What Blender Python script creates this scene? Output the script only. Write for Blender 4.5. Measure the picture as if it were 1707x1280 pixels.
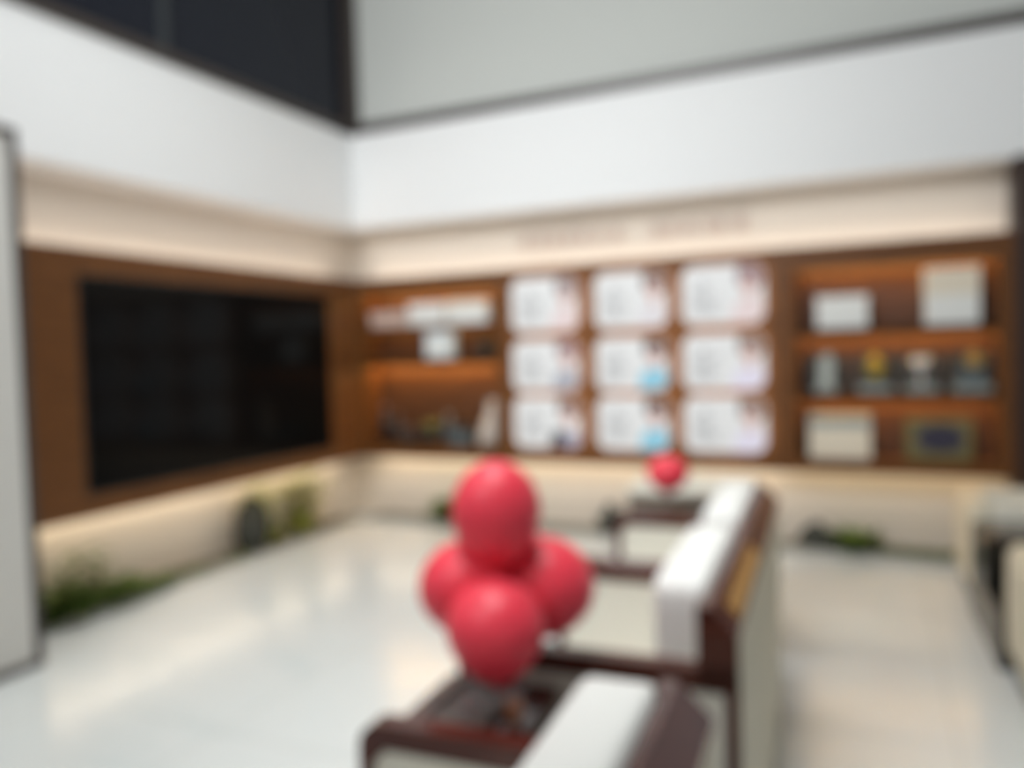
import bpy, bmesh, math, random
from mathutils import Vector, Matrix
random.seed(7)
PI = math.pi
for o in list(bpy.data.objects): bpy.data.objects.remove(o)
sc = bpy.context.scene
COL = sc.collection

# ------------------------------------------------------------------ camera
F_PX = 1323.0
cd = bpy.data.cameras.new('camera'); cam = bpy.data.objects.new('camera', cd); COL.objects.link(cam)
cd.sensor_fit = 'HORIZONTAL'; cd.sensor_width = 36.0; cd.lens = F_PX / 1707 * 36; cd.clip_start = 0.02
CAM = Vector((4.23, -5.97, 1.5))
_y, _p, _r = math.radians(24.5), math.radians(-2.3), math.radians(1.63)
FW = Vector((-math.sin(_y)*math.cos(_p), math.cos(_y)*math.cos(_p), math.sin(_p)))
_rt = Vector((math.cos(_y), math.sin(_y), 0)); _up = _rt.cross(FW)
RT = _rt*math.cos(_r) - _up*math.sin(_r); UP = _up*math.cos(_r) + _rt*math.sin(_r)
cam.matrix_world = Matrix(((RT.x, UP.x, -FW.x, CAM.x), (RT.y, UP.y, -FW.y, CAM.y), (RT.z, UP.z, -FW.z, CAM.z), (0, 0, 0, 1)))
sc.camera = cam
# the photograph is out of focus everywhere: the lens is focused very close
cd.dof.use_dof = True; cd.dof.focus_distance = 0.15; cd.dof.aperture_fstop = 6.6

# ------------------------------------------------------------------ world, exposure, large lights
w = bpy.data.worlds.new('world'); sc.world = w; w.use_nodes = True
bg = w.node_tree.nodes['Background']; bg.inputs[0].default_value = (0.93, 0.97, 1.0, 1); bg.inputs[1].default_value = 0.34
sc.view_settings.view_transform = 'Standard'; sc.view_settings.look = 'None'
sc.view_settings.gamma = 1; sc.view_settings.use_curve_mapping = False
sc.view_settings.exposure = 0.0

def area(name, loc, size, power, color=(1, 1, 1), aim=None, spread=180):
    l = bpy.data.lights.new(name, 'AREA'); l.shape = 'RECTANGLE'; l.size, l.size_y = size
    l.energy = power; l.color = color; l.spread = math.radians(spread)
    o = bpy.data.objects.new(name, l); COL.objects.link(o); o.location = loc
    if aim: o.rotation_euler = (Vector(aim) - Vector(loc)).to_track_quat('-Z', 'Y').to_euler()
    return o
area('unseen_overhead_light', (1.5, -2.9, 6.0), (3.0, 2.4), 52, (0.97, 0.99, 1.0), spread=95)
area('unseen_overhead_light', (1.2, -7.4, 5.8), (4.0, 2.4), 178, (0.98, 0.99, 1.0), (2.4, 0, 3.3), spread=92)
area('unseen_overhead_light', (3.5, -4.6, 6.0), (1.2, 1.6), 12, (0.98, 0.99, 1.0), (3.4, -3.9, 0.8), spread=45)
area('unseen_overhead_light', (6.0, -6.6, 5.8), (2.4, 2.0), 26, (0.98, 0.99, 1.0), (0.0, -1.6, 2.9), spread=60)  # added unseen fill, brightens the left fascia and pillar

# ------------------------------------------------------------------ materials
MATS = {}
def mat(name, col, rough=0.5, metal=0.0, emit=None, es=0.0, spec=0.5, ior=None, trans=0.0, coat=0.0, sss=0.0, noise=None, wood=None, weave=None):
    if name in MATS: return MATS[name]
    m = bpy.data.materials.new(name); m.use_nodes = True
    nt = m.node_tree; b = nt.nodes['Principled BSDF']
    b.inputs['Base Color'].default_value = (*col, 1); b.inputs['Roughness'].default_value = rough
    b.inputs['Metallic'].default_value = metal; b.inputs['Specular IOR Level'].default_value = spec
    if ior: b.inputs['IOR'].default_value = ior
    b.inputs['Transmission Weight'].default_value = trans; b.inputs['Coat Weight'].default_value = coat
    b.inputs['Coat Roughness'].default_value = 0.08
    if sss:
        b.inputs['Subsurface Weight'].default_value = sss; b.inputs['Subsurface Radius'].default_value = (0.03, 0.006, 0.006)
    if emit:
        b.inputs['Emission Color'].default_value = (*emit, 1); b.inputs['Emission Strength'].default_value = es
    tc = nt.nodes.new('ShaderNodeTexCoord')
    if noise:   # (scale, second colour, low, high)
        s, c2, lo, hi = noise
        n = nt.nodes.new('ShaderNodeTexNoise'); n.inputs['Scale'].default_value = s; n.inputs['Detail'].default_value = 6
        nt.links.new(tc.outputs['Object'], n.inputs['Vector'])
        r = nt.nodes.new('ShaderNodeValToRGB'); r.color_ramp.elements[0].position = lo; r.color_ramp.elements[1].position = hi
        r.color_ramp.elements[0].color = (*col, 1); r.color_ramp.elements[1].color = (*c2, 1)
        nt.links.new(n.outputs['Fac'], r.inputs['Fac']); nt.links.new(r.outputs['Color'], b.inputs['Base Color'])
    if wood:    # (second colour, stretch vector)
        c2, st = wood
        mp = nt.nodes.new('ShaderNodeMapping'); mp.inputs['Scale'].default_value = st
        nt.links.new(tc.outputs['Object'], mp.inputs['Vector'])
        n = nt.nodes.new('ShaderNodeTexNoise'); n.inputs['Scale'].default_value = 3; n.inputs['Detail'].default_value = 8
        n.inputs['Distortion'].default_value = 0.6
        nt.links.new(mp.outputs['Vector'], n.inputs['Vector'])
        r = nt.nodes.new('ShaderNodeValToRGB'); r.color_ramp.elements[0].position = 0.35; r.color_ramp.elements[1].position = 0.68
        r.color_ramp.elements[0].color = (*col, 1); r.color_ramp.elements[1].color = (*c2, 1)
        nt.links.new(n.outputs['Fac'], r.inputs['Fac']); nt.links.new(r.outputs['Color'], b.inputs['Base Color'])
    if weave:
        n = nt.nodes.new('ShaderNodeTexNoise'); n.inputs['Scale'].default_value = weave
        nt.links.new(tc.outputs['Object'], n.inputs['Vector'])
        bp = nt.nodes.new('ShaderNodeBump'); bp.inputs['Strength'].default_value = 0.15; bp.inputs['Distance'].default_value = 0.002
        nt.links.new(n.outputs['Fac'], bp.inputs['Height']); nt.links.new(bp.outputs['Normal'], b.inputs['Normal'])
    MATS[name] = m; return m

WHITE = mat('fascia_white', (0.86, 0.87, 0.87), 0.55)
UPPERW = mat('upper_wall_paint', (0.58, 0.60, 0.57), 0.7)
CREAMW = mat('cream_wall', (0.80, 0.73, 0.64), 0.75, noise=(40, (0.77, 0.70, 0.61), 0.4, 0.6))
PILLAR = mat('pillar_panel', (0.66, 0.65, 0.615), 0.45)
TRIM = mat('dark_trim', (0.045, 0.035, 0.03), 0.4)
DGLASS = mat('night_glass', (0.010, 0.012, 0.020), 0.12, spec=0.25)
MULL = mat('mullion', (0.03, 0.035, 0.04), 0.4)
WOODV = mat('walnut_panel', (0.116, 0.044, 0.012), 0.42, wood=((0.160, 0.063, 0.018), (1.2, 1.2, 8)), spec=0.25)
WOODN = mat('niche_wood', (0.080, 0.032, 0.013), 0.42, wood=((0.11, 0.045, 0.017), (1, 6, 9)))
WOODD = mat('mahogany', (0.060, 0.014, 0.009), 0.22, wood=((0.095, 0.024, 0.014), (2, 12, 12)), coat=0.3)
GOLDREFL = mat('golden_reflection', (0.42, 0.22, 0.06), 0.35)  # colour of the golden reflection painted on a chair back rail
SCREEN = mat('screen_glass', (0.005, 0.005, 0.005), 0.10, spec=0.07)
BEZEL = mat('screen_bezel', (0.012, 0.012, 0.012), 0.35)
CREAM = mat('cream_upholstery', (0.74, 0.71, 0.61), 0.6, weave=300)
CREAMS = mat('cream_shell', (0.72, 0.65, 0.50), 0.55, weave=300)
WHITEF = mat('white_upholstery', (0.86, 0.86, 0.82), 0.55, weave=300)
BLACKU = mat('black_lacquer', (0.012, 0.012, 0.010), 0.25)
GREYB = mat('grey_glass_top', (0.16, 0.15, 0.13), 0.2)
LEDW = mat('warm_led', (1, 0.8, 0.6), 0.5, emit=(1.0, 0.87, 0.74), es=7.0)
LEDL = mat('warm_led_low', (1, 0.8, 0.6), 0.5, emit=(1.0, 0.83, 0.60), es=11.5)
LEDB = mat('amber_led_bright', (1, 0.6, 0.3), 0.5, emit=(1.0, 0.60, 0.22), es=52)
LEDN = mat('amber_led', (1, 0.6, 0.3), 0.5, emit=(1.0, 0.58, 0.20), es=28)
RED = mat('red_latex', (0.88, 0.05, 0.085), 0.40, sss=0.3, spec=0.5)
def thin_glass():
    m = bpy.data.materials.new('clear_glass'); m.use_nodes = True; nt = m.node_tree
    for n in list(nt.nodes): nt.nodes.remove(n)
    o = nt.nodes.new('ShaderNodeOutputMaterial'); x = nt.nodes.new('ShaderNodeMixShader'); t = nt.nodes.new('ShaderNodeBsdfTransparent'); g = nt.nodes.new('ShaderNodeBsdfGlossy')
    t.inputs[0].default_value = (0.93, 0.93, 0.94, 1); g.inputs[0].default_value = (0.9, 0.9, 0.9, 1); g.inputs[1].default_value = 0.12
    x.inputs[0].default_value = 0.16; nt.links.new(t.outputs[0], x.inputs[1]); nt.links.new(g.outputs[0], x.inputs[2]); nt.links.new(x.outputs[0], o.inputs[0]); return m
GLASS = thin_glass()
AMBER = mat('amber_candle', (0.75, 0.22, 0.03), 0.4)
TAUPE = mat('taupe_tray', (0.13, 0.105, 0.095), 0.35)
STONE = mat('dark_stone', (0.035, 0.037, 0.030), 0.8, noise=(14, (0.075, 0.078, 0.062), 0.4, 0.65))
GRAVEL = mat('planter_gravel', (0.17, 0.165, 0.13), 0.9, noise=(60, (0.30, 0.28, 0.23), 0.35, 0.65))
KERB = mat('kerb_stone', (0.45, 0.44, 0.40), 0.5)
LEAF = mat('leaf_green', (0.075, 0.125, 0.020), 0.5, noise=(20, (0.13, 0.20, 0.035), 0.35, 0.65))
LEAFY = mat('leaf_lime', (0.33, 0.36, 0.07), 0.5, noise=(20, (0.42, 0.42, 0.10), 0.35, 0.65))
STEM = mat('stem_brown', (0.16, 0.13, 0.06), 0.7)
SOIL = mat('soil', (0.05, 0.04, 0.03), 0.9)
BOXW = mat('white_card', (0.82, 0.83, 0.80), 0.5)
BOXC = mat('cream_card', (0.80, 0.72, 0.58), 0.5)
BOXG = mat('grey_card', (0.34, 0.38, 0.36), 0.5)
BLUEW = mat('pale_blue_case', (0.66, 0.76, 0.80), 0.35)
SLATE = mat('slate_grey', (0.10, 0.13, 0.14), 0.4)
DARKI = mat('dark_ceramic', (0.035, 0.03, 0.028), 0.4)
GOLD = mat('gold', (0.75, 0.52, 0.12), 0.3, 0.6)
YEL = mat('yellow_petals', (0.72, 0.58, 0.10), 0.6)
SILVER = mat('silver', (0.62, 0.64, 0.66), 0.35, 0.5)
NAVY = mat('navy_print', (0.035, 0.032, 0.06), 0.4)
OLIVE = mat('olive_gold_frame', (0.20, 0.17, 0.06), 0.45)
COPPER = mat('copper_letter', (0.62, 0.46, 0.39), 0.4, 0.2)

def floor_material():
    m = bpy.data.materials.new('polished_marble'); m.use_nodes = True; nt = m.node_tree; b = nt.nodes['Principled BSDF']
    b.inputs['Roughness'].default_value = 0.2; b.inputs['Specular IOR Level'].default_value = 0.5
    tc = nt.nodes.new('ShaderNodeTexCoord')
    n = nt.nodes.new('ShaderNodeTexNoise'); n.inputs['Scale'].default_value = 0.9; n.inputs['Detail'].default_value = 7; n.inputs['Distortion'].default_value = 1.3
    nt.links.new(tc.outputs['Object'], n.inputs['Vector'])
    r = nt.nodes.new('ShaderNodeValToRGB'); e = r.color_ramp.elements
    e[0].position = 0.36; e[0].color = (0.64, 0.68, 0.67, 1); e[1].position = 0.64; e[1].color = (0.69, 0.72, 0.705, 1)
    x = e.new(0.5); x.color = (0.70, 0.72, 0.70, 1)
    nt.links.new(n.outputs['Fac'], r.inputs['Fac'])
    br = nt.nodes.new('ShaderNodeTexBrick'); br.offset = 0; br.inputs['Scale'].default_value = 1.0
    br.inputs['Brick Width'].default_value = 0.9; br.inputs['Row Height'].default_value = 0.9; br.inputs['Mortar Size'].default_value = 0.004
    br.inputs['Color1'].default_value = (1, 1, 1, 1); br.inputs['Color2'].default_value = (1, 1, 1, 1); br.inputs['Mortar'].default_value = (0.8, 0.8, 0.78, 1)
    nt.links.new(tc.outputs['Object'], br.inputs['Vector'])
    mx = nt.nodes.new('ShaderNodeMix'); mx.data_type = 'RGBA'; mx.blend_type = 'MULTIPLY'; mx.inputs[0].default_value = 1
    nt.links.new(r.outputs['Color'], mx.inputs[6]); nt.links.new(br.outputs['Color'], mx.inputs[7])
    nt.links.new(mx.outputs[2], b.inputs['Base Color'])
    return m
MARBLE = floor_material()

# ------------------------------------------------------------------ mesh helpers
class MB:
    """collects shapes, then links them as one mesh object"""
    def __init__(s): s.bm = bmesh.new()
    def box(s, x0, x1, y0, y1, z0, z1, bev=0.0, seg=2):
        t = bmesh.new(); r = bmesh.ops.create_cube(t, size=1)
        for v in t.verts: v.co = Vector(((x0+x1)/2 + v.co.x*(x1-x0), (y0+y1)/2 + v.co.y*(y1-y0), (z0+z1)/2 + v.co.z*(z1-z0)))
        if bev > 0: bmesh.ops.bevel(t, geom=t.edges[:], offset=bev, segments=seg, profile=0.5, affect='EDGES')
        s._merge(t); return s
    def soft(s, x0, x1, y0, y1, z0, z1, p=5.0, n=14, puff=0.0):
        """a stuffed cushion: superellipsoid block"""
        t = bmesh.new(); bmesh.ops.create_cube(t, size=2)
        bmesh.ops.subdivide_edges(t, edges=t.edges[:], cuts=n, use_grid_fill=True)
        h = ((x1-x0)/2, (y1-y0)/2, (z1-z0)/2); mn = min(h)
        for v in t.verts:
            c = v.co.copy(); q = []
            # round the corners with a radius tied to the thinnest side
            rad = mn*2/p*1.3
            P = Vector((c.x*h[0], c.y*h[1], c.z*h[2])); I = Vector([max(-(h[i]-rad), min(h[i]-rad, P[i])) for i in range(3)])
            d = P - I
            if d.length > 1e-9: P = I + d.normalized()*rad if sum(abs(x) > 1e-9 for x in d) > 1 else P
            u = [1-abs(c[i])**2 for i in range(3)]
            if puff: P += Vector((c.x*puff*u[1]*u[2], c.y*puff*u[0]*u[2], c.z*puff*u[0]*u[1]))
            v.co = P + Vector(((x0+x1)/2, (y0+y1)/2, (z0+z1)/2))
        for f in t.faces: f.smooth = True
        s._merge(t); return s
    def lathe(s, prof, c=(0, 0, 0), n=28, mx=None):
        t = bmesh.new(); rings = []
        for r, z in prof:
            if r < 1e-6: rings.append([t.verts.new((0, 0, z))])
            else: rings.append([t.verts.new((r*math.cos(2*PI*i/n), r*math.sin(2*PI*i/n), z)) for i in range(n)])
        for a, b in zip(rings, rings[1:]):
            for i in range(n):
                j = (i+1) % n
                if len(a) == 1 and len(b) == 1: continue
                if len(a) == 1: f = t.faces.new((a[0], b[i], b[j]))
                elif len(b) == 1: f = t.faces.new((a[i], a[j], b[0]))
                else: f = t.faces.new((a[i], a[j], b[j], b[i]))
                f.smooth = True
        if mx is not None: bmesh.ops.transform(t, matrix=mx, verts=t.verts)
        for v in t.verts: v.co += Vector(c)
        bmesh.ops.recalc_face_normals(t, faces=t.faces[:])
        s._merge(t); return s
    def tube(s, pts, r, n=10):
        t = bmesh.new(); rings = []; pts = [Vector(p) for p in pts]
        for i, p in enumerate(pts):
            d = (pts[min(i+1, len(pts)-1)] - pts[max(i-1, 0)]).normalized()
            a = d.orthogonal().normalized(); b = d.cross(a); rr = r[i] if isinstance(r, (list, tuple)) else r
            rings.append([t.verts.new(p + a*rr*math.cos(2*PI*k/n) + b*rr*math.sin(2*PI*k/n)) for k in range(n)])
        for a, b in zip(rings, rings[1:]):
            for i in range(n):
                f = t.faces.new((a[i], a[(i+1) % n], b[(i+1) % n], b[i])); f.smooth = True
        t.faces.new(rings[0]); t.faces.new(rings[-1])
        bmesh.ops.recalc_face_normals(t, faces=t.faces[:]); s._merge(t); return s
    def prism(s, poly, fn, d0, d1, bev=0):
        """poly: 2-D outline; fn(a, b, d) -> point; extruded from d0 to d1"""
        t = bmesh.new()
        A = [t.verts.new(fn(a, b, d0)) for a, b in poly]; B = [t.verts.new(fn(a, b, d1)) for a, b in poly]
        t.faces.new(A); t.faces.new(B[::-1]); n = len(poly)
        for i in range(n): t.faces.new((A[i], A[(i+1) % n], B[(i+1) % n], B[i]))
        bmesh.ops.recalc_face_normals(t, faces=t.faces[:])
        s._merge(t); return s
    def leaf(s, base, direction, L, wd, droop=0.4, n=5):
        base = Vector(base); d = Vector(direction).normalized(); side = d.cross(Vector((0, 0, 1)))
        if side.length < 0.05: side = Vector((1, 0, 0))
        side.normalize(); prev = None; p = base.copy(); step = L/n
        for i in range(n+1):
            f = i/n; ww = wd*math.sin(PI*(0.08 + 0.92*f))**0.8*0.5 if f < 1 else 0.0006
            a = s.bm.verts.new(p - side*ww); m_ = s.bm.verts.new(p - Vector((0, 0, ww*0.35))); b = s.bm.verts.new(p + side*ww)
            if prev:
                for q in ((prev[0], prev[1], m_, a), (prev[1], prev[2], b, m_)):
                    fc = s.bm.faces.new(q); fc.smooth = True
            prev = (a, m_, b); p = p + d*step; d = (d - Vector((0, 0, droop/n*1.6))).normalized()
        return s
    def _merge(s, t):
        me = bpy.data.meshes.new('tmp'); t.to_mesh(me); t.free(); s.bm.from_mesh(me); bpy.data.meshes.remove(me)
    def build(s, name, m, parent=None, loc=None, rot=None):
        me = bpy.data.meshes.new(name); s.bm.to_mesh(me); s.bm.free()
        me.materials.append(m); o = bpy.data.objects.new(name, me); COL.objects.link(o)
        if parent: o.parent = parent
        if loc: o.location = loc
        if rot: o.rotation_euler = rot
        return o
def tag(o, label=None, cat=None, group=None, kind=None):
    if label: o['label'] = label
    if cat: o['category'] = cat
    if group: o['group'] = group
    if kind: o['kind'] = kind
    return o
def thing(name, label, cat, loc=(0, 0, 0), rz=0.0, group=None):
    o = bpy.data.objects.new(name, None); o.empty_display_size = 0.1; COL.objects.link(o)
    o.location = loc; o.rotation_euler = (0, 0, rz); return tag(o, label, cat, group)
def struct(mb, name, m, parent=None):
    o = mb.build(name, m, parent)
    if not parent: o['kind'] = 'structure'
    return o
def copy_tree(o, parent=None):
    c = o.copy(); COL.objects.link(c)
    if parent: c.parent = parent
    for ch in o.children: copy_tree(ch, c)
    return c
def rrect(x0, x1, z0, z1, r, n=8):
    P = []
    for cx, cz, a0 in ((x1-r, z1-r, 0), (x0+r, z1-r, PI/2), (x0+r, z0+r, PI), (x1-r, z0+r, 1.5*PI)):
        for k in range(n+1):
            a = a0 + PI/2*k/n; P.append((cx + r*math.cos(a), cz + r*math.sin(a)))
    return P
def clip(poly, conv):
    """poly clipped to a convex counter-clockwise outline"""
    out = poly
    for i in range(len(conv)):
        a, b = conv[i], conv[(i+1) % len(conv)]
        if abs(a[0]-b[0]) + abs(a[1]-b[1]) < 1e-9: continue
        ins = lambda p: (b[0]-a[0])*(p[1]-a[1]) - (b[1]-a[1])*(p[0]-a[0])
        src, out = out, []
        for j in range(len(src)):
            p, q = src[j], src[(j+1) % len(src)]; dp, dq = ins(p), ins(q)
            if dp >= 0: out.append(p)
            if (dp > 0 > dq) or (dp < 0 < dq):
                t = dp/(dp-dq); out.append((p[0]+(q[0]-p[0])*t, p[1]+(q[1]-p[1])*t))
        if len(out) < 3: return []
    res = []
    for p in out:
        if not res or abs(p[0]-res[-1][0]) + abs(p[1]-res[-1][1]) > 1e-6: res.append(p)
    return res if len(res) > 2 else []

# ------------------------------------------------------------------ the setting
D = 0.30                       # depth of the built-out band of both walls
XR = 5.06                      # right end of the feature wall
YL = -3.41                     # near end of the left feature wall
ZW0, ZW1, ZF0, ZF1 = 0.59, 2.185, 2.65, 3.47
struct(MB().box(-3, 13, -12, 3, -0.1, 0), 'floor', MARBLE)
struct(MB().box(-3, 13, -12, 3, 6.1, 6.2), 'ceiling', UPPERW)
# cream backing walls, seen in the cove above the panelling and in the recess below it
struct(MB().box(-D-0.1, XR+0.25, D, D+0.1, 0, ZF0+0.02), 'wall_back', CREAMW)
struct(MB().box(-D-0.1, -D, -5.6, D+0.1, 0, ZF0+0.02), 'wall_left', CREAMW)
# white fascia running round the corner
struct(MB().box(-D, XR+4, 0, D+0.1, ZF0, ZF1), 'trim_1', WHITE)
struct(MB().box(-D-0.1, 0, -7.5, 0, ZF0, ZF1), 'trim_2', WHITE)
# dark capping strip on the fascia
struct(MB().box(0, XR+4, -0.012, 0.05, ZF1, ZF1+0.085), 'trim_3', TRIM)
struct(MB().box(-0.05, 0.012, -7.5, 0.05, ZF1, ZF1+0.085), 'trim_4', TRIM)
struct(MB().box(-0.05, 0.07, -0.07, 0.05, ZF1+0.085, 6.1), 'trim_5', TRIM)
# upper storey: painted wall to the right, dark glazing to the left
struct(MB().box(0.05, XR+4, 0.05, 0.2, ZF1, 6.1), 'wall_upper_right', UPPERW)
win = struct(MB().box(-0.04, -0.02, -7.5, -0.05, ZF1+0.085, 6.1), 'window_1', DGLASS)
for yy in (-2.06, -4.1, -6.1): MB().box(-0.02, 0.01, yy-0.03, yy+0.03, ZF1+0.085, 6.1).build('mullion', MULL, win)
# pillar closing the left wall, dark edge frame
pil = struct(MB().box(-D-0.1, 0.42, -5.6, YL, 0.04, 2.62), 'wall_end_left', PILLAR)
MB().box(-D-0.09, 0.425, YL-0.015, YL+0.03, 0.0, 2.66).box(-D-0.09, 0.43, -5.6, YL, 2.62, 2.66).box(-D-0.09, 0.43, -5.6, YL+0.02, 0, 0.04).build('edge_frame', TRIM, pil)
# right end cheek of the feature wall
struct(MB().box(XR, XR+0.18, -0.02, D+0.1, 0.0, ZF0), 'wall_end_right', mat('dark_walnut', (0.030, 0.013, 0.008), 0.4))

# planter strips at the foot of the walls
kb = struct(MB().box(0.0, XR, 0.0, 0.03, 0, 0.03, 0.004).box(-0.03, 0.0, YL, 0.03, 0, 0.03, 0.004), 'trim_6', KERB)
grav = MB().box(-0.03, XR, 0.03, D, 0, 0.022).box(-D, -0.03, YL, 0.03, 0, 0.022)
for i in range(2600):
    if random.random() < 0.6: x, y = random.uniform(0, XR), random.uniform(0.035, D)
    else: x, y = random.uniform(-D, -0.035), random.uniform(YL, 0)
    r = random.uniform(0.006, 0.014)
    grav.box(x-r, x+r, y-r*0.8, y+r*0.8, 0.02, 0.02+r, r*0.4, 1)
tag(grav.build('gravel', GRAVEL), 'grey brown gravel filling the planter strip along both walls', 'gravel', kind='stuff')

# ---- walnut panelling, back wall: frame with two open niches (front plane y = 0)
NL = (0.05, 1.38, 0.70, 2.06); NR = (3.73, 4.97, 0.68, 2.05)
pan = MB()
for x0, x1, z0, z1 in ((0, NL[0], ZW0, ZW1), (NL[1], NR[0], ZW0, ZW1), (NR[1], XR, ZW0, ZW1), (NL[0], NL[1], ZW0, NL[2]), (NL[0], NL[1], NL[3], ZW1), (NR[0], NR[1], ZW0, NR[2]), (NR[0], NR[1], NR[3], ZW1)):
    pan.box(x0, x1, 0, D-0.03, z0, z1)
for N in (NL, NR): pan.box(N[0], N[1], 0.0, 0.018, N[3]-0.032, N[3])
bwp = tag(pan.build('wood_panelling', WOODV), 'long walnut wall panelling around the nine lit profile boards and the two shelf niches', 'wall panelling')
for x in (1.46, 3.62): MB().box(x-0.003, x+0.003, -0.0025, 0.0, ZW0+0.01, ZW1-0.01).build('groove', TRIM, bwp)
for nm, N in (('niche_back', NL), ('niche_back', NR)):
    MB().box(N[0], N[1], D-0.05, D-0.03, N[2], N[3]).build(nm, WOODN, bwp)
# left wall panelling (front plane x = 0) with a recess the screen sits in
SC = (-2.78, -0.43, 0.72, 2.03)
lw = MB()
for y0, y1, z0, z1 in ((YL+0.03, SC[0], ZW0, ZW1), (SC[1], -0.004, ZW0, ZW1), (SC[0], SC[1], ZW0, SC[2]), (SC[0], SC[1], SC[3], ZW1)):
    lw.box(-D+0.03, 0, y0, y1, z0, z1)
lwp = tag(lw.build('wood_panelling', WOODV), 'walnut wall panelling framing the big black screen on the left wall', 'wall panelling')
for yv in (-0.30, -0.16): MB().box(0, 0.0025, yv-0.004, yv+0.004, ZW0+0.01, ZW1-0.01).build('groove', TRIM, lwp)
scr = thing('wall_screen', 'large glossy black screen set into the walnut panelling of the left wall', 'screen', (0, (SC[0]+SC[1])/2, SC[2]))
hw = (SC[1]-SC[0])/2
MB().box(-0.06, 0.004, -hw+0.002, hw-0.002, 0.002, SC[3]-SC[2]-0.002, 0.003).build('bezel', BEZEL, scr)
MB().box(0.004, 0.008, -hw+0.02, hw-0.02, 0.02, SC[3]-SC[2]-0.02).build('display', SCREEN, scr)

# ---- led strips: on top of the panelling (up) and under it (down)
def strip(mb, m, label):
    o = mb.build('light_strip', m); return tag(o, label, 'light')
strip(MB().box(0.0, XR-0.02, 0.175, 0.205, ZW1, ZW1+0.012), LEDW, 'warm light strip on top of the back wall panelling washing the cove')
strip(MB().box(-0.205, -0.175, YL+0.04, -0.02, ZW1, ZW1+0.012), LEDW, 'warm light strip on top of the left wall panelling washing the cove')
strip(MB().box(0.0, 3.62, 0.17, 0.20, ZW0-0.012, ZW0), LEDL, 'warm light strip under the back wall panelling below the lit boards')
strip(MB().box(3.66, XR-0.02, 0.17, 0.20, ZW0-0.012, ZW0), mat('amber_led_low', (1, 0.8, 0.5), 0.5, emit=(1.0, 0.76, 0.44), es=6.0), 'yellower light strip under the right niche at the end of the aisle')
strip(MB().box(-0.20, -0.17, YL+0.04, -0.02, ZW0-0.012, ZW0), LEDL, 'warm light strip under the left wall panelling lighting the planter')

# ------------------------------------------------------------------ nine backlit profile boards
def emis(name, c, s=0.8): return mat(name, tuple(x*0.5 for x in c), 0.5, emit=c, es=s)
P_BODY = mat('board_edge_glow', (0.9, 0.88, 0.84), 0.5, emit=(1.0, 0.92, 0.85), es=5.5)
P_FACE = emis('board_face', (0.93, 0.94, 0.94), 0.40)
P_TXT = emis('board_text', (0.40, 0.41, 0.43), 0.30)
HAIRC = {'brown': (0.20, 0.13, 0.11), 'mauve': (0.30, 0.20, 0.22), 'dark': (0.10, 0.08, 0.075), 'tan': (0.26, 0.19, 0.16), 'grey': (0.30, 0.27, 0.28)}
CLOC = {'white': (0.75, 0.73, 0.76), 'pinkwhite': (0.80, 0.68, 0.68), 'cyan': (0.28, 0.62, 0.78), 'greyblue': (0.42, 0.44, 0.50), 'lilac': (0.78, 0.75, 0.88), 'black': (0.02, 0.02, 0.045)}
colx = ((1.55, 2.12), (2.26, 2.83), (2.94, 3.53)); rowz = ((1.66, 2.09), (1.18, 1.59), (0.72, 1.13))
spec = [[('grey', 'pinkwhite'), ('brown', 'white'), ('mauve', 'pinkwhite')],
        [('mauve', 'greyblue'), ('dark', 'cyan'), ('tan', 'lilac')],
        [('brown', 'black'), ('dark', 'cyan'), ('tan', 'lilac')]]
lab = [['grey-haired portrait over pale pink, top left of the nine', 'brown-haired portrait over white, top middle of the nine', 'mauve-haired portrait, top right of the nine'],
       ['portrait in grey blue clothes, middle left of the nine', 'dark-haired portrait in light blue, centre of the nine', 'portrait in lilac white, middle right of the nine'],
       ['portrait in a near-black top, bottom left of the nine', 'dark-haired portrait in light blue, bottom middle of the nine', 'portrait in lilac white, bottom right of the nine']]
def ell(cx, cz, rx, rz, n=24): return [(cx+rx*math.cos(2*PI*i/n), cz+rz*math.sin(2*PI*i/n)) for i in range(n)]
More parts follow.
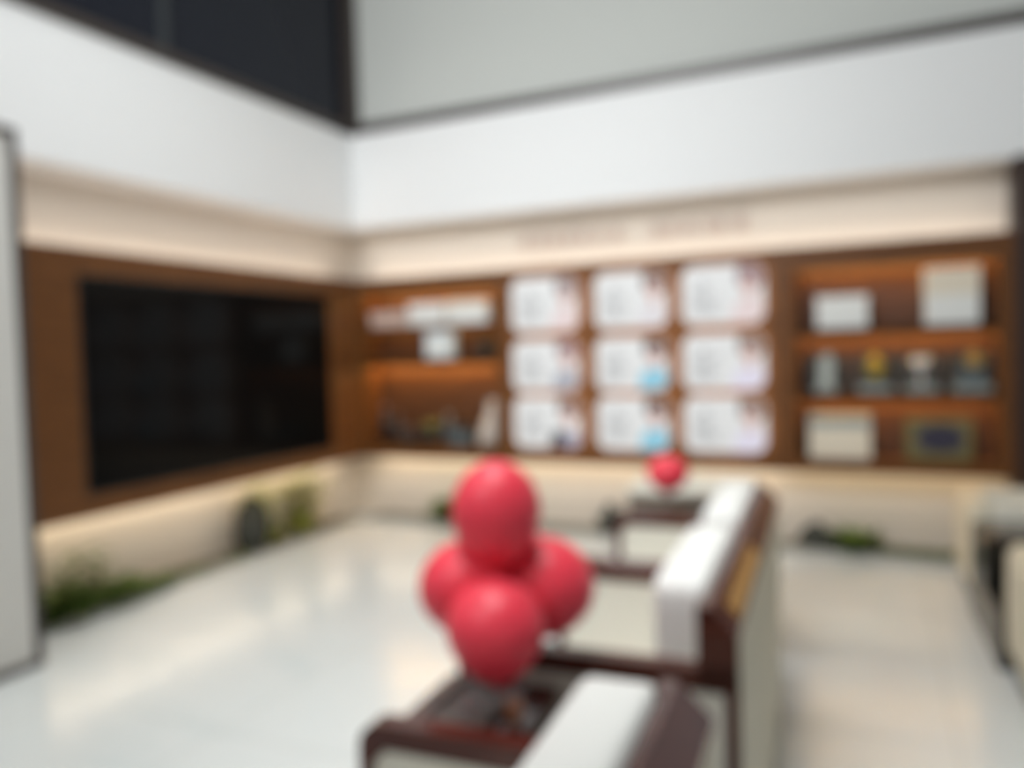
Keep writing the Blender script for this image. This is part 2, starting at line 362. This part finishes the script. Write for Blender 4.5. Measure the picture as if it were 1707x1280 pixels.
for r in range(3):
    for c in range(3):
        x0, x1 = colx[c]; z0, z1 = rowz[r]; W_, H_ = x1-x0, z1-z0
        b = thing('profile_board', 'lit white board, '+lab[r][c], 'wall board', ((x0+x1)/2, 0, z0), group='lit profile boards in a three by three grid')
        fn = lambda a, q, d: (a-W_/2, -d, q)
        out = rrect(0, W_, 0, H_, 0.09)
        MB().prism(rrect(0.012, W_-0.012, 0.012, H_-0.012, 0.078), fn, 0.034, 0.050).build('glow_body', P_BODY, b)
        MB().box(-W_*0.3, W_*0.3, -0.034, 0.0, H_*0.4, H_*0.6).build('bracket', TRIM, b)
        fc = MB().prism(out, fn, 0.050, 0.052).build('face', P_FACE, b)
        tx = MB(); rnd = random.Random(r*3+c)
        cx0 = W_*0.12
        z = H_*0.66
        for k in range(int(W_*0.15/0.034)): tx.box(cx0+0.05+k*0.036-W_/2, cx0+0.05+k*0.036+0.026-W_/2, -0.0535, -0.052, z, z+0.030)
        for li in range(7):
            z = H_*0.56 - li*H_*0.065; n = rnd.randint(7, 11)
            for k in range(n):
                a = cx0 + k*0.0195
                tx.box(a-W_/2, a+0.014-W_/2, -0.0532, -0.052, z, z+0.012)
                if rnd.random() < 0.5: tx.box(a+0.004-W_/2, a+0.009-W_/2, -0.0536, -0.052, z-0.003, z+0.015)
        tx.build('printed_text', P_TXT, fc)
        hair, clo = spec[r][c]
        ins = rrect(0.006, W_-0.006, 0.006, H_-0.006, 0.085)
        cx, px = W_*0.82, W_
        def shp(name, poly, m, d):
            q = clip(poly, ins)
            if q: MB().prism(q, fn, 0.052, d).build(name, m, fc)
        shoulders = [(cx-0.13, 0.0), (W_, 0.0), (W_, H_*0.30), (cx+0.06, H_*0.42), (cx-0.04, H_*0.42), (cx-0.115, H_*0.30)]
        if clo == 'black':
            shp('portrait_jacket', [(cx-0.16, 0), (W_, 0), (W_, H_*0.30), (cx-0.115, H_*0.30)], emis('pj_grey', (0.38, 0.38, 0.50), 0.5), 0.0526)
            shp('portrait_top', [(cx-0.17, 0), (cx-0.03, 0), (cx-0.035, H_*0.34), (cx-0.13, H_*0.34)], emis('pc_black', CLOC['black'], 0.3), 0.0529)
        else: shp('portrait_clothes', shoulders, emis('pc_'+clo, CLOC[clo], 0.55), 0.0526)
        shp('portrait_hair', ell(cx+0.012, H_*0.82, 0.10, H_*0.28), emis('ph_'+hair, HAIRC[hair], 0.42), 0.0532)
        shp('portrait_face', ell(cx-0.004, H_*0.64, 0.047, H_*0.165), emis('pf_skin', (0.72, 0.50, 0.46), 0.55), 0.0537)
        shp('portrait_neck', [(cx-0.022, H_*0.36), (cx+0.018, H_*0.36), (cx+0.018, H_*0.5), (cx-0.022, H_*0.5)], emis('pf_skin', (0.72, 0.50, 0.46), 0.55), 0.0535)

# ---- raised letters in the cove (out of focus, not legible)
sg = thing('wall_lettering', 'row of small copper raised characters in two words in the lit cove above the boards', 'sign', (2.55, D, 2.33))
rl = random.Random(5)
def glyph(x, z, h=0.10, wv=0.10):
    """a dense raised character of crossing strokes, as unreadable as in the photograph"""
    m_ = MB(); t = 0.011; y0, y1 = -0.035, -0.005; n = rl.randint(2, 3)
    for k in range(n):
        zz = z + h*(0.12 + 0.76*k/(n-1)) - t/2; a = rl.uniform(0, 0.03)
        m_.box(x+a, x+wv-rl.uniform(0, 0.03), y0, y1, zz, zz+t, 0.002)
    xx = x + wv*rl.choice((0.3, 0.5, 0.65)); m_.box(xx, xx+t, y0, y1, z, z+h, 0.002)
    xx = x + wv*rl.choice((0.1, 0.85)); m_.box(xx, xx+t, y0, y1, z+h*0.1, z+h*0.55, 0.002)
    return m_
for wd in ((1.60, 2.53, 7), (2.72, 3.50, 6)):
    for i in range(wd[2]):
        xg = wd[0] + (wd[1]-wd[0])*i/wd[2]
        glyph(xg-2.55-0.10+0.0, 0.05).build('letter', COPPER, sg)

# ------------------------------------------------------------------ niche shelves and what stands on them
def shelf(x0, x1, z, label, m=WOODV, t=0.03):
    return tag(MB().box(x0+0.001, x1-0.001, 0.012, D-0.051, z-t, z, 0.002).box(x0+0.001, x1-0.001, 0.012, 0.028, z-max(t, 0.058 if t > 0.02 else 0.032), z, 0.002).build('wall_shelf', m), label, 'shelf')
def led(x0, x1, z, label, m=None): return strip(MB().box(x0+0.02, x1-0.02, 0.16, 0.19, z-0.006, z), m or LEDN, label)
# left niche
shelf(NL[0], NL[1], 1.46, 'walnut shelf across the middle of the left niche carrying the pale blue case')
shelf(NL[0], NL[1], 1.755, 'thin walnut upper shelf of the left niche under the row of white boxes', WOODV, 0.014)
led(NL[0], NL[1], NL[3], 'amber light strip under the top of the left niche')
led(NL[0], NL[1], 1.43, 'amber light strip under the middle shelf of the left niche', LEDB)
led(NL[0], NL[1], 1.741, 'amber light strip under the thin top shelf of the left niche', mat('amber_led_soft', (1, 0.6, 0.3), 0.5, emit=(1.0, 0.62, 0.25), es=11))
# right niche
shelf(NR[0], NR[1], 1.60, 'walnut upper shelf of the right niche carrying the white box and tall cream box')
shelf(NR[0], NR[1], 1.145, 'walnut lower shelf of the right niche carrying the row of trophies')
led(NR[0], NR[1], NR[3], 'amber light strip under the top of the right niche')
led(NR[0], NR[1], 1.57, 'amber light strip under the upper shelf of the right niche')
led(NR[0], NR[1], 1.115, 'amber light strip under the lower shelf of the right niche')

def carton(name, label, x0, x1, z0, h, m, m2, d=(0.05, 0.2), lid=0.25):
    t = thing(name, label, 'box', ((x0+x1)/2, 0, z0)); w2 = (x1-x0)/2
    MB().box(-w2, w2, d[0], d[1], 0, h*(1-lid), 0.003).build('body', m, t)
    MB().box(-w2-0.003, w2+0.003, d[0]-0.003, d[1]+0.003, h*(1-lid), h, 0.003).build('lid', m2, t)
    return t
# left niche, upper row of long boxes
carton('storage_box', 'pale pinkish box at the left end of the left niche top shelf', 0.10, 0.47, 1.756, 0.13, mat('pale_pink_card', (0.62, 0.47, 0.40), 0.5), mat('pale_pink_lid', (0.66, 0.52, 0.45), 0.5))
carton('storage_box', 'white box in the middle of the left niche top shelf', 0.50, 0.86, 1.756, 0.19, BOXW, BOXW)
carton('storage_box', 'white box at the right end of the left niche top shelf', 0.89, 1.27, 1.756, 0.20, BOXW, BOXC)
# pale blue glass-fronted case
t = thing('display_case', 'pale blue and white cube case on the middle shelf of the left niche', 'display case', (0.80, 0, 1.461))
MB().box(-0.13, 0.13, 0.035, 0.15, 0, 0.235, 0.008).build('case', BLUEW, t)
MB().prism(rrect(-0.10, 0.10, 0.03, 0.18, 0.02), lambda a, q, d: (a, d, q), 0.030, 0.036).build('front_panel', BOXW, t)
# dark round pot with leaves
t = thing('potted_succulent', 'dark round pot with leaves at the right end of the left niche middle shelf', 'plant', (1.22, 0.12, 1.461))
MB().lathe([(0, 0), (0.05, 0), (0.075, 0.05), (0.07, 0.10), (0.055, 0.11), (0.05, 0.10), (0, 0.095)]).build('pot', DARKI, t)
l_ = MB(); rr = random.Random(3)
for i in range(22): a = rr.uniform(0, 2*PI); l_.leaf((0.02*math.cos(a), 0.02*math.sin(a), 0.10), (math.cos(a), math.sin(a), 1.3), 0.08, 0.022, 0.7)
l_.build('leaves', LEAF, t)
# bottom of the left niche
def bottle(name, label, x, y, z, h, r, m, m2, cat='bottle', group=None):
    t = thing(name, label, cat, (x, y, z), group=group)
    MB().lathe([(0, 0), (r, 0), (r, h*0.55), (r*0.9, h*0.64), (r*0.36, h*0.74), (r*0.33, h*0.9), (0, h*0.9)], n=20).build('body', m, t)
    MB().lathe([(0, h*0.9), (r*0.42, h*0.9), (r*0.42, h), (0, h)], n=16).build('cap', m2, t); return t
zb = NL[2]+0.001
bottle('wine_bottle', 'dark bottle with a pinkish neck cap at the far left of the left niche floor', 0.16, 0.15, zb, 0.34, 0.042, DARKI, mat('pink_cap', (0.42, 0.25, 0.22), 0.4))
bottle('wine_bottle', 'short dark bottle second from the left on the left niche floor', 0.29, 0.15, zb, 0.27, 0.045, DARKI, mat('brown_cap', (0.22, 0.14, 0.12), 0.4))
carton('gift_box', 'low black box with brown lid on the left niche floor beside the bottles', 0.36, 0.54, zb, 0.15, DARKI, mat('dark_brown_card', (0.10, 0.06, 0.05), 0.5))
t = thing('potted_plant', 'small olive green plant in a dark pot in the middle of the left niche floor', 'plant', (0.65, 0.15, zb))
MB().lathe([(0, 0), (0.055, 0), (0.075, 0.11), (0.066, 0.11), (0.06, 0.10), (0, 0.10)]).build('pot', DARKI, t)
l_ = MB()
for i in range(30): a = rr.uniform(0, 2*PI); l_.leaf((0.02*math.cos(a), 0.02*math.sin(a), 0.10), (math.cos(a)*0.5, math.sin(a)*0.5, 1), 0.13, 0.028, 0.6)
l_.build('leaves', mat('leaf_olive', (0.22, 0.24, 0.08), 0.5), t)
bottle('wine_bottle', 'grey green bottle right of the small plant on the left niche floor', 0.82, 0.15, zb, 0.27, 0.045, SLATE, BOXG)
carton('gift_box', 'slate grey box on the left niche floor beside the white bag', 0.89, 1.07, zb, 0.17, SLATE, DARKI)
# white slanted vase / bag
t = thing('vase', 'tall off-white tapering vase leaning right at the right end of the left niche floor', 'vase', (1.20, 0.15, zb))
MB().lathe([(0, 0), (0.085, 0), (0.098, 0.06), (0.085, 0.16), (0.055, 0.27), (0.042, 0.36), (0.05, 0.395), (0.042, 0.395), (0.03, 0.30), (0, 0.25)], mx=Matrix(((1, 0, 0.16, 0), (0, 1, 0, 0), (0, 0, 1, 0), (0, 0, 0, 1)))).build('vase_body', mat('offwhite_ceramic', (0.62, 0.56, 0.50), 0.4), t)

# right niche
carton('storage_box', 'white box standing at the left of the right niche top shelf', 3.87, 4.20, 1.601, 0.225, BOXW, BOXW)
carton('storage_box', 'tall cream topped white box at the right of the right niche top shelf', 4.55, 4.87, 1.601, 0.38, BOXW, BOXC, lid=0.48)
zt = 1.146
def plinth(t, w=0.09, m=SILVER, h=0.05):
    MB().box(-0.135, 0.135, 0.062, 0.085, 0, 0.27, 0.003).build('presentation_case', mat('case_slate', (0.045, 0.048, 0.045), 0.5), t)
    MB().box(-w, w, -0.05, 0.05, 0, h, 0.004).build('base', m, t)
t = thing('trophy', 'pale upright glass trophy at the left end of the right niche trophy shelf', 'trophy', (3.92, 0.14, zt)); plinth(t, 0.075, BOXG)
MB().prism([(-0.045, 0.05), (0.045, 0.05), (0.055, 0.22), (0.03, 0.29), (-0.04, 0.25)], lambda a, q, d: (a, d, q), -0.015, 0.015).build('award_plate', mat('frosted_award', (0.50, 0.54, 0.50), 0.3), t)
t = thing('trophy', 'yellow rosette trophy on a grey base, second on the right niche trophy shelf', 'trophy', (4.24, 0.14, zt)); plinth(t, 0.11, BOXG)
MB().tube([(0, 0, 0.05), (0, 0, 0.17)], 0.022).build('stem', SLATE, t)
fl = MB()
for i in range(40): a = 2*PI*i/14+i; e = (i//14)*0.5+0.2; fl.leaf((0, 0, 0.19), (math.cos(a)*math.cos(e), -0.3, math.sin(a)*0.9+0.2), 0.085, 0.032, 0.1)
fl.build('petals', YEL, t); MB().lathe([(0, -0.03), (0.03, -0.02), (0.042, 0.01), (0.03, 0.04), (0, 0.045)], c=(0, 0, 0.2)).build('centre', GOLD, t)
t = thing('trophy', 'silver cup trophy, third on the right niche trophy shelf', 'trophy', (4.53, 0.14, zt)); plinth(t, 0.10, BOXG)
MB().lathe([(0, 0.05), (0.035, 0.05), (0.012, 0.08), (0.012, 0.12), (0.05, 0.16), (0.062, 0.24), (0.056, 0.24), (0.04, 0.17), (0, 0.15)]).build('cup', SILVER, t)
for s in (-1, 1): MB().tube([(s*0.055, 0, 0.22), (s*0.085, 0, 0.21), (s*0.08, 0, 0.17), (s*0.045, 0, 0.16)], 0.005).build('handle', SILVER, t)
t = thing('trophy', 'dark block trophy with a small golden disc at the right end of the trophy shelf', 'trophy', (4.83, 0.14, zt)); plinth(t, 0.115, BOXG)
MB().box(-0.08, 0.08, -0.03, 0.03, 0.05, 0.16, 0.004).build('block', SLATE, t)
MB().lathe([(0, -0.012), (0.05, -0.012), (0.056, 0), (0.05, 0.012), (0, 0.012)], c=(0.02, 0, 0.215), mx=Matrix.Rotation(PI/2, 4, 'X')).build('disc', mat('dull_gold', (0.42, 0.28, 0.08), 0.4), t)
carton('gift_box', 'wide cream box with a grey lid at the left of the right niche floor', 3.81, 4.21, NR[2]+0.001, 0.31, BOXC, BOXG, lid=0.28)
t = thing('picture_frame', 'dark blue picture in an olive gold frame at the right of the right niche floor', 'picture', (4.63, 0.10, NR[2]+0.001))
fm = MB(); fm.box(-0.20, 0.20, 0, 0.025, 0.0, 0.05, 0.004).box(-0.20, 0.20, 0, 0.025, 0.25, 0.29, 0.004).box(-0.20, -0.15, 0, 0.025, 0.04, 0.26, 0.004).box(0.16, 0.20, 0, 0.025, 0.04, 0.26, 0.004)
fm.build('frame', OLIVE, t); MB().box(-0.155, 0.165, 0.004, 0.02, 0.045, 0.255).build('picture', mat('olive_mount', (0.14, 0.13, 0.08), 0.5), t)
MB().prism(ell(0.01, 0.15, 0.14, 0.095), lambda a, q, d: (a, d, q), 0.001, 0.004).build('print', NAVY, t)

# ------------------------------------------------------------------ plants and stones in the planter
def bush(name, label, loc, n, L, wd, m, spread=0.10, up=0.8, stems=(), group=None, elong=(1, 1), droop=0.7):
    t = thing(name, label, 'plant', loc, group=group); rr = random.Random(int(abs(loc[0]*77+loc[1]*131)))
    f = MB()
    for i in range(n):
        a = rr.uniform(0, 2*PI); q = rr.random()**0.6*spread
        b0 = (q*math.cos(a)*elong[0], q*math.sin(a)*elong[1], rr.uniform(0, 0.03))
        f.leaf(b0, (math.cos(a), math.sin(a), up*rr.uniform(0.6, 2.2)), L*rr.uniform(0.6, 1.1), wd, droop)
    s_ = MB(); s_.tube([(0, 0, 0), (0, 0, 0.05)], 0.012)
    for sx, sy, h in stems:
        s_.tube([(0, 0, 0), (sx*0.5, sy*0.5, h*0.5), (sx, sy, h)], 0.005, 6)
        for k in range(12):
            fz = 0.45+0.55*k/11; a = k*2.4
            f.leaf((sx*fz, sy*fz, h*fz), (math.cos(a), math.sin(a), 0.5), L*0.75, wd*1.1, 0.6)
    for q_ in (f, s_):
        for v in q_.bm.verts:
            v.co.x = max(v.co.x, -0.285-loc[0]); v.co.y = min(v.co.y, 0.285-loc[1]); v.co.z = max(v.co.z, 0.006 if loc[2] < 0.1 else -9)
    f.build('foliage', m, t); s_.build('stem', STEM, t); return t
def stone(name, label, loc, w, d, h, seed):
    rr = random.Random(seed); t = bmesh.new(); bmesh.ops.create_icosphere(t, subdivisions=4, radius=1)
    ph = [rr.uniform(0, 6) for _ in range(6)]
    for v in t.verts:
        c = v.co; k = 1 + 0.13*math.sin(3*c.x+ph[0])*math.cos(4*c.z+ph[1]) + 0.07*math.sin(9*c.z+ph[2]+5*c.y) + 0.03*math.sin(17*c.x+ph[3])
        tp = 1 - 0.5*max(0, c.z)
        v.co = Vector((c.x*w*k*tp, c.y*d*k*tp, (c.z*0.5+0.42)*h*k))
        v.co.z = max(0, v.co.z)
    for f in t.faces: f.smooth = True
    m_ = MB(); m_._merge(t); return tag(m_.build(name, STONE, loc=loc), label, 'stone')
gz = 0.02
bush('fern', 'dense dark green fern in the planter beside the pale pillar', (-0.13, -2.98, gz), 420, 0.24, 0.045, LEAF, 0.13, 0.8, [(0.02, 0.22, 0.34)], elong=(0.6, 1.5))
bush('fern', 'spreading green fern right of the densest one on the left wall', (-0.12, -2.62, gz), 300, 0.19, 0.040, LEAF, 0.12, 0.7, [(0.02, -0.05, 0.30)], elong=(0.6, 1.6))
bush('fern', 'low green fern clump under the left side of the black screen', (-0.11, -2.30, gz), 200, 0.13, 0.032, LEAF, 0.10, 0.45, elong=(0.5, 1.6))
bush('ground_cover_plant', 'low creeping green plant along the left wall past the ferns', (-0.10, -1.98, gz), 80, 0.07, 0.022, LEAF, 0.14, 0.3, elong=(0.4, 1.5))
bush('ground_cover_plant', 'short green plant at the foot of the dark upright stone', (-0.08, -1.50, gz), 60, 0.06, 0.02, LEAF, 0.10, 0.3, elong=(0.4, 1.2))
stone('garden_stone', 'dark upright stone in the planter under the screen', (-0.13, -1.30, gz), 0.12, 0.14, 0.50, 4)
bush('leafy_sprig', 'yellow green leafy plant growing behind the dark upright stone', (-0.15, -1.10, gz), 60, 0.20, 0.065, LEAFY, 0.04, 1.6, [(0.03, -0.16, 0.50), (0.0, -0.02, 0.44), (0.04, -0.22, 0.46)], droop=0.5)
bush('leafy_sprig', 'tall yellow green plant near the corner catching the strip light', (-0.14, -0.72, gz), 90, 0.22, 0.07, LEAFY, 0.04, 1.8, [(0.03, 0.10, 0.52), (-0.02, -0.10, 0.46), (0.06, 0.2, 0.42), (0.02, 0.0, 0.5)], droop=0.5)
bush('leafy_sprig', 'small green plant on the back wall just left of the big balloons', (0.86, 0.14, gz), 150, 0.30, 0.05, mat('leaf_mid', (0.13, 0.20, 0.03), 0.5), 0.05, 1.1)
stone('garden_stone', 'small dark grey stone in the back planter beside the far table', (2.31, 0.13, gz), 0.13, 0.09, 0.24, 9)
stone('garden_stone', 'low dark stone in the back planter beyond the armchairs', (3.86, 0.13, gz), 0.15, 0.10, 0.19, 12)
bush('leafy_sprig', 'bright green bushy plant beside the low dark stone at the aisle end', (4.08, 0.12, gz), 150, 0.20, 0.04, mat('leaf_mid', (0.13, 0.20, 0.03), 0.5), 0.08, 0.9)
bush('ground_cover_plant', 'low dull green plant on the back wall right of the bushy plant', (4.42, 0.10, gz), 90, 0.08, 0.024, LEAF, 0.14, 0.35, elong=(1.4, 0.5))
bush('ground_cover_plant', 'low dull green plant at the right end of the back planter', (4.70, 0.10, gz), 110, 0.09, 0.024, LEAF, 0.15, 0.35, elong=(1.5, 0.5))

# ------------------------------------------------------------------ the row of armchairs and tables
TH = 0.0517; RZ = math.atan(TH); RO = Vector((3.957, -4.22, 0))
def row(y, x=0.0): return (RO.x + x*math.cos(RZ) - y*math.sin(RZ), RO.y + x*math.sin(RZ) + y*math.cos(RZ), 0)
CW = 0.82
def armchair(label, y):
    t = thing('armchair', label, 'armchair', row(y), RZ)
    hgt, fr = 0.785, -0.68
    for i, (a0, a1) in enumerate(((0.0, 0.05), (CW-0.05, CW))):
        # each arm: one dark frame bent round the front corner, cream panel let into it
        f = MB(); R_ = 0.05; th = 0.05
        pts = [(0.0, hgt), (fr+R_, hgt)] + [(fr+R_-R_*math.sin(k*PI/12), hgt-R_+R_*math.cos(k*PI/12)) for k in range(1, 7)] + [(fr, 0.0), (fr+0.03, 0.0), (fr+0.03, hgt-th-0.03), (fr+th+0.01, hgt-th), (0.0, hgt-th)]
        f.prism(pts, lambda a, q, d: (a, d, q), a0, a1)
        f.box(-0.09, 0.0, a0, a1, hgt-th, 0.79).box(-0.03, 0.0, a0, a1, 0, hgt-th, 0.003)
        f.prism([(-0.09, 0.785), (-0.09, 0.925), (-0.06, 0.925), (0.0, 0.865), (0.0, 0.785)], lambda a, q, d: (a, d, q), a0, a1)
        f.box(fr+th, -0.09, a0+0.008, a1-0.008, 0.0, 0.07)
        af = f.build('arm_frame', WOODD, t)
        MB().box(fr+0.03, -0.03, a0+0.006, a1-0.006, 0.07, hgt-th, 0.002).build('arm_panel', CREAM, af)
    MB().prism([(-0.078, 0.85), (-0.078, 0.925), (-0.06, 0.925), (-0.001, 0.866), (-0.001, 0.85)], lambda a, q, d: (a, d, q), 0.05, CW-0.05).build('back_rail', WOODD, t)
    MB().box(-0.075, 0.002, 0.012, CW-0.012, 0.05, 0.852, 0.004).build('back_panel', CREAMS, t)
    MB().box(fr+0.03, -0.08, 0.052, CW-0.052, 0.14, 0.26, 0.004).build('seat_base', WOODD, t)
    MB().soft(fr+0.01, -0.20, 0.054, CW-0.054, 0.262, 0.43, 5, 12, 0.012).build('seat_cushion', WHITEF, t)
    MB().soft(-0.215, -0.08, 0.12, CW-0.052, 0.36, 0.945, 8, 14, 0.006).build('back_cushion', WHITEF, t)
    return t
chB = armchair('armchair nearest the camera, cut by the bottom edge, before the balloon table', -0.405-CW)
chA = armchair('cream and mahogany armchair just beyond the balloon table, golden reflection strip on its back rail', 0.0)
MB().prism([(-0.036, 0.903), (-0.032, 0.907), (-0.004, 0.879), (-0.006, 0.872)], lambda a, q, d: (a, d, q), 0.10, 0.68).build('back_reflection_strip', GOLDREFL, chA)  # coloured strip standing in for a warm reflection on the glossy rail
chC = armchair('farther cream and mahogany armchair with a white back cushion, before the single small balloon', CW+0.002)
# the table between the armchairs
def side_table(label, y, w=0.365, z=0.71):
    t = thing('side_table', label, 'side table', row(y), RZ)
    MB().prism(rrect(-0.685, -0.405, 0, w, 0.02), lambda a, q, d: (a, q, d), z-0.03, z).build('table_top', WOODD, t)
    MB().box(-0.66, -0.43, 0.02, w-0.02, 0.10, z-0.03, 0.004).build('cabinet', mat('taupe_cabinet', (0.11, 0.085, 0.06), 0.4), t)
    MB().box(-0.429, -0.12, 0.02, w-0.02, 0.10, 0.46, 0.004).build('dark_gap_box', BLACKU, t)  # solid black box standing in for the shaded gap beside the table
    MB().box(-0.64, -0.14, 0.04, w-0.04, 0.0, 0.10).build('plinth', BLACKU, t)
    return t
side_table('dark mahogany side table under the bunch of red balloons, between two armchairs', -0.385)
side_table('dark side table beyond the farther armchair carrying the single small balloon', 2*CW+0.03)
# low cabinet closing the row
t = thing('low_cabinet', 'low taupe cabinet with a cream top at the far end of the armchair row', 'cabinet', row(2.19), RZ)
MB().box(-0.76, -0.17, 0.0, 0.5, 0.08, 0.755, 0.006).build('cabinet_body', mat('taupe_front', (0.17, 0.13, 0.095), 0.45), t)
MB().box(-0.77, -0.16, -0.01, 0.51, 0.755, 0.785, 0.004).build('cabinet_top', CREAM, t)
MB().box(-0.72, -0.20, 0.03, 0.47, 0.0, 0.08).build('plinth', BLACKU, t)

# things on the near table
def onrow(y, x, z): p = row(y, x); return (p[0], p[1], z)
t = thing('serving_tray', 'taupe grey tray on the dark table under the balloons', 'tray', onrow(-0.20, -0.55, 0.711), RZ)
MB().box(-0.075, 0.06, -0.12, 0.12, 0.0, 0.008, 0.002).build('tray_base', TAUPE, t)
MB().box(-0.08, 0.065, -0.125, -0.115, 0.0, 0.022, 0.002).box(-0.08, 0.065, 0.115, 0.125, 0.0, 0.022, 0.002).box(-0.08, -0.07, -0.125, 0.125, 0, 0.022, 0.002).box(0.055, 0.065, -0.125, 0.125, 0, 0.022, 0.002).build('rim', TAUPE, t)
t = thing('candle_glass', 'clear glass holding an amber orange candle beside the tray under the balloons', 'candle holder', onrow(-0.235, -0.436, 0.711))
MB().lathe([(0, 0), (0.020, 0), (0.022, 0.004), (0.024, 0.10), (0.022, 0.10), (0.020, 0.008), (0, 0.010)]).build('glass', GLASS, t)
MB().lathe([(0, 0.0105), (0.0190, 0.0105), (0.0192, 0.06), (0, 0.062)]).build('candle', AMBER, t)
# balloon stand with cup and rods
SB = Vector(onrow(-0.20, -0.56, 0.72))
t = thing('balloon_stand', 'clear stick stand holding up the bunch of red balloons on the tray', 'stand', SB)
MB().lathe([(0, 0), (0.04, 0), (0.042, 0.004), (0.035, 0.009), (0.008, 0.014), (0, 0.014)]).build('base', GLASS, t)

# balloons
def balloon(label, c, r, h, axis, group='red balloons tied in a bunch', name='balloon'):
    """c centre, r half width, h half height, axis: direction from knot to crown"""
    a = Vector(axis).normalized(); q = a.to_track_quat('Z', 'Y').to_matrix().to_4x4()
    t = thing(name, label, 'balloon', c, group=group)
    prof = []
    for k in range(33):
        u = k/32*PI; z = -math.cos(u); rad = math.sin(u)
        tp = 1 - 0.10*max(0, -z)**1.5 ; zz = z*h*(1.10 if z < 0 else 0.96)
        prof.append((max(0, rad*r*tp), zz))
    prof[0] = (0, prof[0][1]); prof[-1] = (0, prof[-1][1])
    MB().lathe(prof, n=40, mx=q).build('skin', RED, t)
    MB().lathe([(0, -h*1.10+0.002), (0.006, -h*1.10-0.002), (0.005, -h*1.10-0.007), (0.011, -h*1.10-0.014), (0.009, -h*1.10-0.015), (0, -h*1.10-0.008)], n=14, mx=q).build('knot', RED, t)
    return t
def on_ray(u, v, dist):
    d = FW + RT*((u-853.5)/F_PX) - UP*((v-640)/F_PX)
    return CAM + d*dist
BD = (SB - CAM).dot(FW) + 0.03
def bunch(label, u, v, dd, r, h, axis):
    k = (BD+dd)/F_PX; c = on_ray(u, v, BD+dd); balloon(label, c, r*k, h*k, axis); return c
cT = bunch('topmost and longest red balloon of the bunch', 827, 853, 0.0, 75, 90, (0.02, 0, 1))
cM = bunch('red balloon in the middle of the bunch, half hidden under the topmost one', 841, 938, 0.12, 77, 76, (0, 0.3, 1))
cL = bunch('left-hand red balloon of the bunch', 776, 976, 0.03, 79, 78, (-0.5, -0.1, 1))
cR = bunch('right-hand red balloon of the bunch, deeper crimson', 909, 974, 0.07, 83, 82, (0.5, 0.1, 1))
cF = bunch('lowest red balloon at the front of the bunch, right above the tray', 826, 1046, -0.10, 83, 83, (0, -0.05, 1))
hub = on_ray(834, 1030, BD+0.06)
base = Vector((0, 0, 0.012))
for c, dz in ((cT, 0.14), (cM, 0.12), (cL, 0.11), (cR, 0.12), (cF, 0.125)):
    MB().tube([base, (base + (c-SB) - Vector((0, 0, dz)))*0.5 + Vector((0, 0, 0.01)), (c-SB) - Vector((0, 0, dz))], 0.0022, 8).build('rod', GLASS, t)
bt = Vector(onrow(2*CW+0.21, -0.50, 0.711))
BD2 = (bt - CAM).dot(FW); c2 = on_ray(1113, 787, BD2); r2, h2 = 35*BD2/F_PX, 29*BD2/F_PX
bt.x, bt.y = c2.x, c2.y
hb = c2.z - h2*1.10 - bt.z
sb = thing('balloon_cup', 'small clear cup holding the single red balloon on the far table', 'stand', bt)
MB().lathe([(0, 0), (0.035, 0), (0.028, 0.01), (0.012, 0.03), (0.012, hb-0.035), (0.03, hb-0.002), (0.027, hb-0.002), (0.008, hb-0.04), (0, hb-0.042)]).build('cup', GLASS, sb)
balloon('single small red balloon standing on the far side table', c2, r2, h2, (0, 0, 1), None)

# ------------------------------------------------------------------ right-hand row across the aisle
def cream_chair(label, loc, rz, w=0.62, dp=0.66, h=0.60):
    """box armchair with its back to the aisle (local x = 0), facing +x"""
    t = thing('lounge_chair', label, 'armchair', loc, rz)
    MB().soft(0.0, 0.12, 0.0, w, 0.10, h, 3.2, 12, 0.015).build('backrest', CREAMS, t)
    for a, b in ((0.0, 0.11), (w-0.11, w)): MB().soft(0.10, dp, a, b, 0.10, h-0.01, 4, 10).build('arm', CREAM, t)
    MB().soft(0.12, dp-0.01, 0.112, w-0.112, 0.10, 0.40, 5, 10, 0.01).build('seat', CREAM, t)
    MB().box(0.03, dp-0.03, 0.03, w-0.03, 0, 0.10).build('plinth', BLACKU, t); return t
RZ2 = 0.03
cream_chair('low cream lounge chair across the aisle, beside the back wall', (4.705, -0.98, 0), RZ2)
t = thing('black_side_unit', 'black side table with a grey glass top between the two cream lounge chairs', 'side table', (4.735, -1.86, 0), RZ2)
MB().box(0.0, 0.62, 0.40, 0.86, 0.0, 0.50, 0.006).box(0.0, 0.62, 0.0, 0.41, 0.0, 0.26, 0.006).build('body', BLACKU, t)
MB().box(0.06, 0.60, 0.46, 0.83, 0.501, 0.515, 0.003).build('glass_top', GREYB, t)
cream_chair('low cream lounge chair at the right edge of the picture, nearest on the right side', (4.775, -2.54, 0), RZ2, w=0.64)
